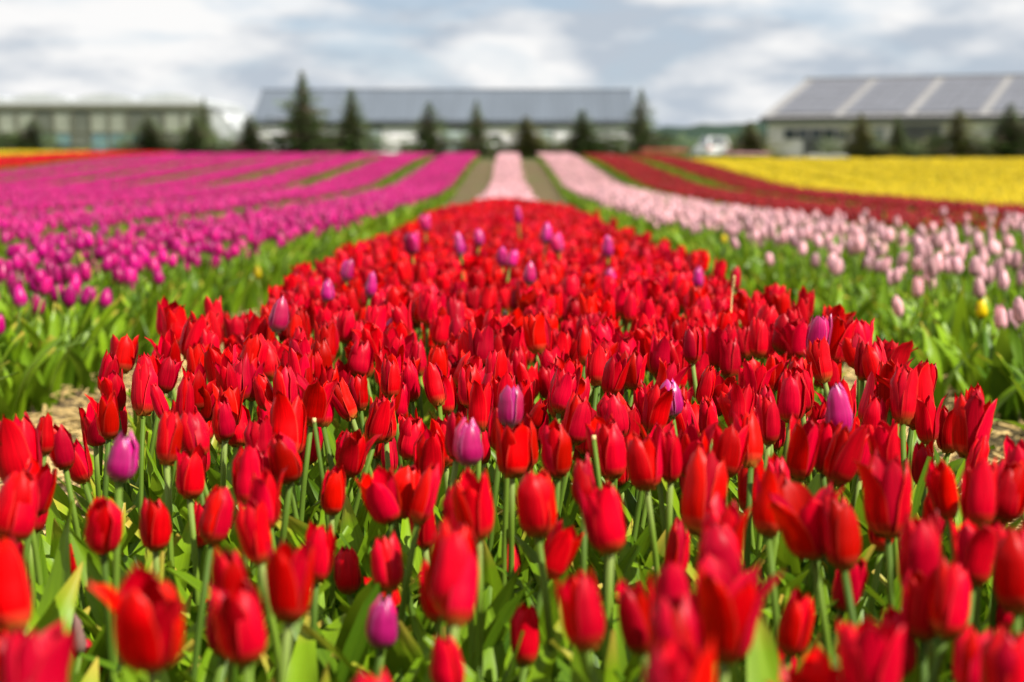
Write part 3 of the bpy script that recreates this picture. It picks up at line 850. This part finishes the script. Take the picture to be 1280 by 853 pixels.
def scatter(name, label, cat, pts, rots, scl, idx, coll):
    me = bpy.data.meshes.new(name)
    n = len(pts)
    me.vertices.add(n); me.vertices.foreach_set('co', np.asarray(pts, np.float32).ravel())
    a = me.attributes.new('rot', 'FLOAT_VECTOR', 'POINT'); a.data.foreach_set('vector', np.asarray(rots, np.float32).ravel())
    a = me.attributes.new('scl', 'FLOAT_VECTOR', 'POINT'); a.data.foreach_set('vector', np.asarray(scl, np.float32).ravel())
    a = me.attributes.new('idx', 'INT', 'POINT'); a.data.foreach_set('value', np.asarray(idx, np.int32))
    o = link(name, me, label=label, cat=cat, kind='stuff')
    ng = bpy.data.node_groups.new(name, 'GeometryNodeTree')
    ng.interface.new_socket('Geometry', in_out='INPUT', socket_type='NodeSocketGeometry')
    ng.interface.new_socket('Geometry', in_out='OUTPUT', socket_type='NodeSocketGeometry')
    gi = ng.nodes.new('NodeGroupInput'); go = ng.nodes.new('NodeGroupOutput')
    ip = ng.nodes.new('GeometryNodeInstanceOnPoints'); ip.inputs['Pick Instance'].default_value = True
    ci = ng.nodes.new('GeometryNodeCollectionInfo')
    ci.inputs['Collection'].default_value = coll
    ci.inputs['Separate Children'].default_value = True; ci.inputs['Reset Children'].default_value = True
    def attr(nm, typ):
        q = ng.nodes.new('GeometryNodeInputNamedAttribute'); q.data_type = typ; q.inputs['Name'].default_value = nm
        return q.outputs['Attribute']
    L_ = ng.links
    L_.new(gi.outputs[0], ip.inputs['Points']); L_.new(ci.outputs[0], ip.inputs['Instance'])
    L_.new(attr('idx', 'INT'), ip.inputs['Instance Index'])
    L_.new(attr('rot', 'FLOAT_VECTOR'), ip.inputs['Rotation'])
    L_.new(attr('scl', 'FLOAT_VECTOR'), ip.inputs['Scale'])
    L_.new(ip.outputs[0], go.inputs[0])
    md = o.modifiers.new('scatter', 'NODES'); md.node_group = ng
    return o

def field_points(x0, x1, y0, y1, dens, margin=1.4, half=0.325, ragged=0.06):
    """jittered points in a bed, kept where the camera (or one a step aside) could see them"""
    st = 1 / math.sqrt(dens)
    gx, gy = np.meshgrid(np.arange(x0, x1, st), np.arange(y0, y1, st))
    gx = gx.ravel(); gy = gy.ravel()
    gx = gx + NPR.uniform(-.48, .48, gx.size) * st; gy = gy + NPR.uniform(-.48, .48, gy.size) * st
    edge = np.minimum(gx - x0, x1 - gx)
    k = (np.abs(gx) < half * gy + margin) & (edge > NPR.uniform(-ragged, ragged, gx.size))
    return gx[k], gy[k]

def scatter_field(name, label, coll, ncoll, X, Y, smin=.86, smax=1.1, lean=.10, sink=.008):
    n = len(X)
    P = np.stack([X, Y, gz(Y) - sink], 1)
    R_ = np.stack([NPR.normal(0, lean, n), NPR.normal(0, lean, n), NPR.uniform(0, 6.28, n)], 1)
    s = NPR.uniform(smin, smax, n)
    S = np.stack([s * NPR.uniform(.92, 1.08, n), s * NPR.uniform(.92, 1.08, n), s], 1)
    return scatter(name, label, 'tulips', P, R_, S, NPR.integers(0, ncoll, n), coll)

PITCH_BED = 1.9
HALF = 0.62
def bed(i, grow=0.0): return PITCH_BED * i - HALF - grow, PITCH_BED * i + HALF + grow

# ------------------------------------------------------------------ red bed
GROUP_RED = 'red tulips in the central bed'
heroes = [  # photograph pixel of the flower's middle, its height in pixels, shape
    (25, 560, 100, 2), (14, 632, 90, 1), (18, 725, 125, 7), (3, 830, 100, 0), (80, 556, 62, 0), (98, 568, 60, 2), (118, 522, 55, 3),
    (207, 545, 72, 7), (236, 590, 66, 2), (127, 648, 76, 1), (193, 650, 70, 0), (97, 702, 50, 6), (168, 770, 76, 7), (122, 828, 64, 4),
    (264, 765, 60, 2), (231, 845, 46, 6), (292, 722, 112, 0), (268, 640, 72, 1), (338, 622, 78, 5), (356, 532, 80, 5), (366, 566, 66, 1),
    (415, 610, 64, 0), (366, 726, 105, 3), (396, 690, 80, 7), (430, 711, 58, 1), (478, 612, 72, 3), (488, 700, 74, 0), (517, 545, 54, 1),
    (481, 520, 62, 7), (572, 540, 68, 0), (562, 708, 118, 0), (530, 652, 66, 5), (600, 630, 90, 2), (576, 640, 80, 7), (482, 738, 64, 3),
    (563, 828, 80, 6), (668, 628, 84, 1), (692, 680, 76, 3), (763, 645, 96, 2), (660, 792, 80, 7), (806, 574, 76, 2), (838, 566, 72, 0),
    (876, 612, 112, 0), (868, 560, 70, 5), (958, 622, 92, 2), (1008, 650, 92, 4), (1052, 660, 96, 0), (800, 768, 96, 2), (838, 806, 125, 1),
    (906, 768, 128, 4), (990, 776, 86, 0), (968, 835, 80, 7), (896, 692, 86, 1), (1088, 824, 112, 3), (1215, 824, 88, 1), (1110, 622, 105, 5),
    (1142, 690, 118, 7), (1150, 752, 95, 2), (1254, 614, 78, 1), (1220, 690, 82, 4), (1272, 705, 115, 7), (1255, 757, 60, 6), (1212, 532, 84, 3),
    (1182, 606, 82, 7), (1100, 452, 60, 0), (1142, 492, 82, 4), (1046, 424, 66, 3), (1078, 450, 52, 0), (1090, 500, 66, 2), (1050, 560, 84, 2),
    (1000, 560, 80, 5), (940, 545, 76, 7), (905, 560, 70, 3), (130, 463, 56, 0), (152, 440, 50, 3), (186, 470, 66, 0), (180, 482, 70, 7),
    (225, 404, 54, 2), (210, 440, 58, 5), (274, 460, 68, 3), (315, 441, 50, 1), (240, 420, 58, 2), (207, 398, 50, 3), (300, 470, 60, 6),
    (330, 590, 66, 0), (440, 560, 62, 5), (400, 500, 58, 2), (280, 520, 58, 6), (700, 560, 74, 7), (640, 560, 74, 2), (720, 520, 66, 0),
    (250, 655, 60, 0), (1060, 720, 80, 7), (1130, 800, 90, 0), (640, 700, 50, 6), (730, 600, 64, 6), (1190, 740, 70, 1), (45, 607, 70, 5),
]
purples = [(149, 568, 64, 0), (587, 551, 60, 0), (641, 508, 54, 1), (839, 496, 48, 0), (1055, 510, 66, 1), (1025, 418, 56, 0), (345, 393, 46, 0),
           (477, 776, 66, 0), (513, 303, 30, 0), (575, 305, 30, 1), (463, 355, 32, 1), (433, 337, 28, 0), (410, 362, 30, 0), (627, 318, 26, 0),
           (641, 321, 24, 1), (662, 341, 30, 0), (683, 291, 28, 0), (696, 302, 26, 0), (760, 308, 28, 1), (873, 346, 28, 0), (487, 410, 28, 1),
           (764, 344, 22, 0), (272, 708, 42, 1), (530, 278, 22, 0), (648, 268, 22, 1), (600, 296, 22, 0)]
buds = [(100, 779, 52), (675, 731, 40), (237, 481, 44), (640, 402, 30), (745, 540, 34)]
taken = []
def pick(tab, px, py, hpx, hc_nom, hmin=.84, hmax=1.22):
    ray = pixel_ray(px, py)
    d = (hc_nom - CAM_Z) / ray.z
    hs = hpx * d / FPX / tab.L
    if hs < hmin or hs > hmax:
        hs = min(max(hs, hmin), hmax); d2 = FPX * tab.L * hs / hpx
        d = 0.25 * d + 0.75 * d2
        hs = min(max(hpx * d / FPX / tab.L, .75), 1.3)
    P = CAM_P + ray * d
    return P, hs
def settle(tab, P, hs, rz, lean):
    g0 = float(gz(P.y))
    k = (P.z - g0 + .008 - .5 * tab.L * hs) / tab.tip.z
    k = min(max(k, .42), 1.3)
    off = Euler((lean[0], lean[1], rz)).to_matrix() @ tab.head_off(k, hs)
    return (P.x - off.x, P.y - off.y, g0 - .008), k
n_red = 0
hero_list, purple_at = [], []
red_edge = lambda x: abs(x) > .56
for (px, py, hpx, ti) in heroes:
    t = RED[ti]
    P, hs = pick(t, px, py, hpx, .385)
    rz = RND.uniform(0, 6.28); lean = (RND.gauss(0, .05), RND.gauss(0, .05))
    base, k = settle(t, P, hs, rz, lean)
    hero_list.append((t, base, rz, lean, k, hs))
    taken.append((base[0], base[1])); n_red += 1
for (px, py, hpx, ti) in purples:
    t = PUR[ti + 2 * (len(purple_at) % 3 == 2)]
    P, hs = pick(t, px, py, hpx, .42, .8, 1.15)
    rz = RND.uniform(0, 6.28); lean = (RND.gauss(0, .03), RND.gauss(0, .03))
    base, k = settle(t, P, hs, rz, lean)
    t.place('purple_tulip', base, rz, lean, k, hs, 'purple-pink tulip standing singly among the red tulips', 'purple-pink tulips among the red ones')
    purple_at.append((base[0], base[1]))
    taken.append((base[0], base[1]))
for t, base, rz, lean, k, hs in hero_list:
    t.place('red_tulip', base, rz, lean, k, hs, describe(t.text, k, lean, base[0], base[1], 'in the broad red bed', red_edge, purple_at), GROUP_RED)
for (px, py, hpx) in buds:
    P, hs = pick(BUD, px, py, hpx, .34)
    base, k = settle(BUD, P, hs, .7, (0, 0))
    BUD.place('tulip_bud', base, RND.uniform(0, 6.28), (0, 0), k, hs, 'dull pinkish-green unopened tulip bud among the red tulips', 'unopened buds among the red tulips')
    taken.append((base[0], base[1]))

x0, x1 = -.565, .61
X, Y = field_points(x0, x1, 0.55, 20.5, 215, margin=9, ragged=.05)
tk = np.array(taken)
cand = []
for x, y in zip(X, Y):
    if y > 20.5 - 7 * (abs(x) / .6) ** 2 + RND.uniform(-.4, .4): continue      # the bed ends in a rounded tip
    if np.min((tk[:, 0] - x) ** 2 + (tk[:, 1] - y) ** 2) < .055 ** 2: continue
    ti = RND.choices(range(10), weights=[4, 2, 6, 3.5, 1.6, 4, 1.4, 5, 3, 2.5])[0]
    q = to_pixel((x, y, float(gz(y)) + .385))
    if q and -30 < q[0] < 1310 and q[1] > 560 and q[2] > .3 and RND.random() > (.44 if q[0] > 760 else .15): continue      # the front is set by the list above
    inside = bool(q and -30 < q[0] < 1310 and q[2] < 20)
    cand.append((q[2] if inside else 99, x, y, ti))
cand.sort()
rest = []
for d, x, y, ti in cand:
    if n_red < 300 and d < 90:
        t = RED[ti]
        rz = RND.uniform(0, 6.28); lean = (RND.gauss(0, .07), RND.gauss(0, .07))
        k = RND.uniform(.80, 1.12)
        t.place('red_tulip', (x, y, float(gz(y)) - .008), rz, lean, k, RND.uniform(.76, .98), describe(t.text, k, lean, x, y, 'in the broad red bed', red_edge, purple_at), GROUP_RED)
        n_red += 1
    else:
        rest.append((x, y, ti))
rest = np.array(rest)
redc = source_collection('red_tulip_shape', [t.joined('red_tulip_shape') for t in RED])
n = len(rest)
HEADS = np.stack([NPR.uniform(.8, 1.0, n), NPR.uniform(.8, 1.0, n), np.ones(n) * .97], 1)
scatter('red_tulips', 'mass of bright red tulips filling the rest of the broad red bed', 'tulips',
        np.stack([rest[:, 0], rest[:, 1], gz(rest[:, 1]) - .008], 1),
        np.stack([NPR.normal(0, .07, n), NPR.normal(0, .07, n), NPR.uniform(0, 6.28, n)], 1),
        NPR.uniform(.90, 1.08, (n, 1)) * np.ones((1, 3)) * HEADS, rest[:, 2].astype(int), redc)

# bare stems whose flower is gone
for (px, py) in [(1241, 488), (776, 545), (424, 520)]:
    P = CAM_P + pixel_ray(px, py) * ((.40 - CAM_Z) / pixel_ray(px, py).z)
    g0 = float(gz(P.y)); h = P.z - g0
    st = empty('headless_tulip_stem', (P.x, P.y, g0 - .005), 'bare green tulip stem with its flower gone', 'plant', 'bare stems in the red bed')
    sg, tip, _ = stem_geo(int(px), h, .03, .0038, .0024)
    link('stem', sg.mesh('stem', M['stem']), st)
    g2 = Geo().tube([tip + Vector((0, 0, -.002)), tip + Vector((0, 0, .004))], [.0024, .0022], 8)
    link('stem_end', g2.mesh('stem_end', M['straw']), st)
    lg = leaf_geo(int(px) + 3, .2, .035, .35, .5)
    link('leaf', lg.mesh('leaf', M['leaf']), st, Matrix.Rotation(RND.uniform(0, 6), 4, 'Z'))

# leaves without flowers, thick between the stems
lc = []
for i in range(7):
    g = Geo(); r = random.Random(900 + i)
    for k in range(3):
        g.merge(leaf_geo(700 + i * 9 + k, r.uniform(.19, .31), r.uniform(.032, .056), r.uniform(.10, .6), r.uniform(0, 1.0)), Matrix.Rotation(k * 2.1 + r.random(), 4, 'Z'))
    lc.append(g.mesh('leaf_cluster', M['leaf']))
leafc = source_collection('leaf_cluster_shape', lc)
X, Y = field_points(x0 - .03, x1 + .03, 0.55, 6.5, 150, margin=9)
LX, LY = [X], [Y]
X, Y = field_points(x0 - .03, x1 + .03, 0.9, 2.6, 150, margin=9)
LX.append(X); LY.append(Y)
for i in (-1, 1):
    a, b = bed(i, .05)
    X, Y = field_points(a, b, 2.6, 26, 60)
    LX.append(X); LY.append(Y)
for i in (-3, -2, 2):
    a, b = bed(i, .05)
    X, Y = field_points(a, b, 4, 16, 45)
    LX.append(X); LY.append(Y)
X = np.concatenate(LX); Y = np.concatenate(LY)
o = scatter_field('tulip_leaves', 'dense green tulip leaves without flowers between the stems', leafc, 7, X, Y, .82, 1.24, .12)
o['category'] = 'leaves'

# ------------------------------------------------------------------ side beds
def side_bed(tabs, beds, ymax, dens, name, label, group, massname, masslabel, ymin=2.4, y_split=26, extra=None):
    pts = []
    for i in beds:
        a, b = bed(i)
        X, Y = field_points(a, b, ymin, ymax, dens, ragged=.2)
        pts += list(zip(X, Y))
    pool = []
    for x, y in pts:
        q = to_pixel((x, y, float(gz(y)) + .31))
        ok = q and -15 < q[0] < 1295 and y < y_split
        pool.append((y if ok else 999, x, y))
    pool.sort()
    mass = []
    for c, (d, x, y) in enumerate(pool):
        if c < 300 and d < 900:
            t = tabs[c % 4]
            k = RND.uniform(.8, 1.25); lean = (RND.gauss(0, .1), RND.gauss(0, .1))
            t.place(name, (x, y, float(gz(y)) - .008), RND.uniform(0, 6.28), lean, k, RND.uniform(.88, 1.08),
                    describe(('closed ', 'slightly open ', 'half-open ', 'nodding closed ')[c % 4] + label, k, lean, x, y, 'across the path from the red tulips', lambda q: abs(q) < 1.38), group, split=False)
        else:
            mass.append((x, y))
    mass = np.array(mass)
    return mass
magenta_near = side_bed(MAG, (-1, -2, -3, -4, -5, -6, -7, -8), 26, 60, 'magenta_tulip', 'magenta tulip', 'magenta tulips beside the red bed', '', '')
pink_near = side_bed(PNK, (1, 2), 13, 33, 'pale_pink_tulip', 'pale pink tulip', 'pale pink tulips beside the red bed', '', '')

def far_points(beds, y0, y1, dens, **kw):
    A, B = [], []
    for i in beds:
        a, b = bed(i)
        X, Y = field_points(a, b, y0, y1, dens, margin=2.5, **kw); A.append(X); B.append(Y)
    return np.concatenate(A), np.concatenate(B)
def mass(name, label, key, tabs, H, near, far, **kw):
    """near points take the full shapes, far points the simple ones"""
    nm = [t.joined(name + '_shape') for t in tabs]
    fm = [far_geo(500 + i, H).mesh(name + '_far', [M[key], M['stem'], M['leaf']]) for i in range(3)]
    c = source_collection(name + '_shape', nm + fm)
    na = len(near) if near is not None else 0
    X = np.concatenate([near[:, 0], far[0]]) if na else far[0]
    Y = np.concatenate([near[:, 1], far[1]]) if na else far[1]
    o = scatter_field(name, label, c, 1, X, Y, **kw)
    idx = np.concatenate([NPR.integers(0, max(1, len(nm)), na), NPR.integers(len(nm), len(nm) + 3, len(X) - na)])
    o.data.attributes['idx'].data.foreach_set('value', idx.astype(np.int32))
    return o
def magenta_far():
    a = far_points(range(-7, 0), 26, 74, 80); b = far_points((-8,), 26, 46, 80)
    return np.concatenate([a[0], b[0]]), np.concatenate([a[1], b[1]])
def dark_points():
    a = far_points((2,), 13.5, 74, 80); b = far_points((3,), 18, 74, 80)
    return np.concatenate([a[0], b[0]]), np.concatenate([a[1], b[1]])
def yellow_points():
    A, B = [], []
    for i in range(16):
        x0 = 6.45 + i * 1.6
        X, Y = field_points(x0, x0 + 1.34, 10, 61, 85, margin=2.5); A.append(X); B.append(Y)
    return np.concatenate(A), np.concatenate(B)
mass('magenta_tulips', 'mass of magenta tulips in rows reaching to the spruces', 'magenta', MAG, .285, magenta_near, magenta_far())
pf = [far_points((1,), 13, 74, 60), far_points((0,), 23, 74, 80)]
k_ = np.abs(pf[1][0]) < .38
mass('pale_pink_tulips', 'mass of pale pink tulips in the two rows behind the red bed', 'pink', PNK, .29, pink_near,
     (np.concatenate([pf[0][0], pf[1][0][k_]]), np.concatenate([pf[0][1], pf[1][1][k_]])))
mass('dark_red_tulips', 'two rows of dark red tulips between the pale pink row and the yellow field', 'dark_red', [], .25, None, dark_points())
mass('yellow_tulips', 'broad field of bright yellow tulips in front of the shed', 'yellow', [], .26, None, yellow_points())
mass('scarlet_tulips', 'far strip of scarlet tulips before the glasshouse', 'red', [], .34, None, far_points((-9, -8), 47, 76, 90))
mass('distant_yellow_tulips', 'far patch of yellow tulips before the dark shrubs of the glasshouse', 'yellow', [], .38, None, far_points(range(-15, -9), 46, 76, 90))
def patch(px, w, depth, dd, dens):
    cx = (px - 635) * depth / FPX
    return field_points(cx - w / 2, cx + w / 2, depth, depth + dd, dens, margin=5)
mass('white_tulips', 'small clump of taller white tulips in the yellow field', 'white', [], .36, None, patch(1036, 1.3, 60, 1.2, 90))
mass('coral_tulips', 'small coral tulip patch by the end of the barn', 'coral', [], .46, None, patch(832, 1.9, 74, 2, 90))
mass('distant_pink_tulips', 'small distant patch of pink tulips beside the white car', 'pink', [], .30, None, patch(936, 1.8, 74, 2, 90))

# stray yellow tulips in the side beds
for (px, py) in [(332, 322), (901, 276), (1270, 334), (1220, 372)]:
    ray = pixel_ray(px, py); d = (.30 - CAM_Z) / ray.z; P = CAM_P + ray * d
    YEL.place('yellow_tulip', (P.x, P.y, float(gz(P.y)) - .008), RND.uniform(0, 6), (0, 0), 1.0, 1.0,
              'stray yellow tulip among magenta tulips' if px < 600 else 'stray yellow tulip among pale pink tulips',
              'stray yellow tulips in the side beds', split=False)

# ------------------------------------------------------------------ straw and small litter
sg = Geo(); r = random.Random(77)
for k in range(13000):
    s_ = r.choice((-1, 1)); x = s_ * r.triangular(.5, 1.5, .95); y = 1.4 + 24 * r.random() ** 2.3
    a = r.uniform(0, 6.28); L = r.uniform(.04, .16); w_ = r.uniform(.0018, .004); z = float(gz(y)) + r.uniform(.004, .035)
    dx, dy = math.cos(a), math.sin(a); e = r.uniform(-.02, .02); b = r.uniform(-.012, .012)
    pts = [(x - dx * L / 2, y - dy * L / 2, z - e), (x - dy * b, y + dx * b, z + .004), (x + dx * L / 2, y + dy * L / 2, z + e)]
    sg.tube(pts, [w_, w_, w_ * .7], 3, False)
link('straw_mulch', sg.mesh('straw_mulch', M['straw']), label='loose golden straw strewn along the paths beside the red bed', cat='straw', kind='stuff')

# one dry grass ear above the red tulips
P = CAM_P + pixel_ray(908, 365) * ((.43 - CAM_Z) / pixel_ray(908, 365).z)
g0 = float(gz(P.y)); ge = empty('dry_grass_ear', (P.x, P.y, g0 - .004), 'dry straw-coloured grass ear poking out of the red tulips', 'grass')
h = P.z - g0
link('stalk', Geo().tube([(0, 0, 0), (.004, 0, h * .6), (.012, 0, h + .01)], [.0016, .0013, .001], 5).mesh('stalk', M['straw']), ge)
eg = Geo()
for k in range(20):
    t = k / 19; a = k * 2.4
    p = Vector((.012 + .004 * t, 0, h + .032 * t)); d = Vector((math.cos(a) * .004, math.sin(a) * .004, .006))
    eg.tube([p, p + d * .6, p + d], [.0005, .0012, .0003], 4, False)
eg.tube([(.012, 0, h + .005), (.016, 0, h + .034)], [.001, .0005], 4)
link('ear', eg.mesh('ear', M['straw']), ge)
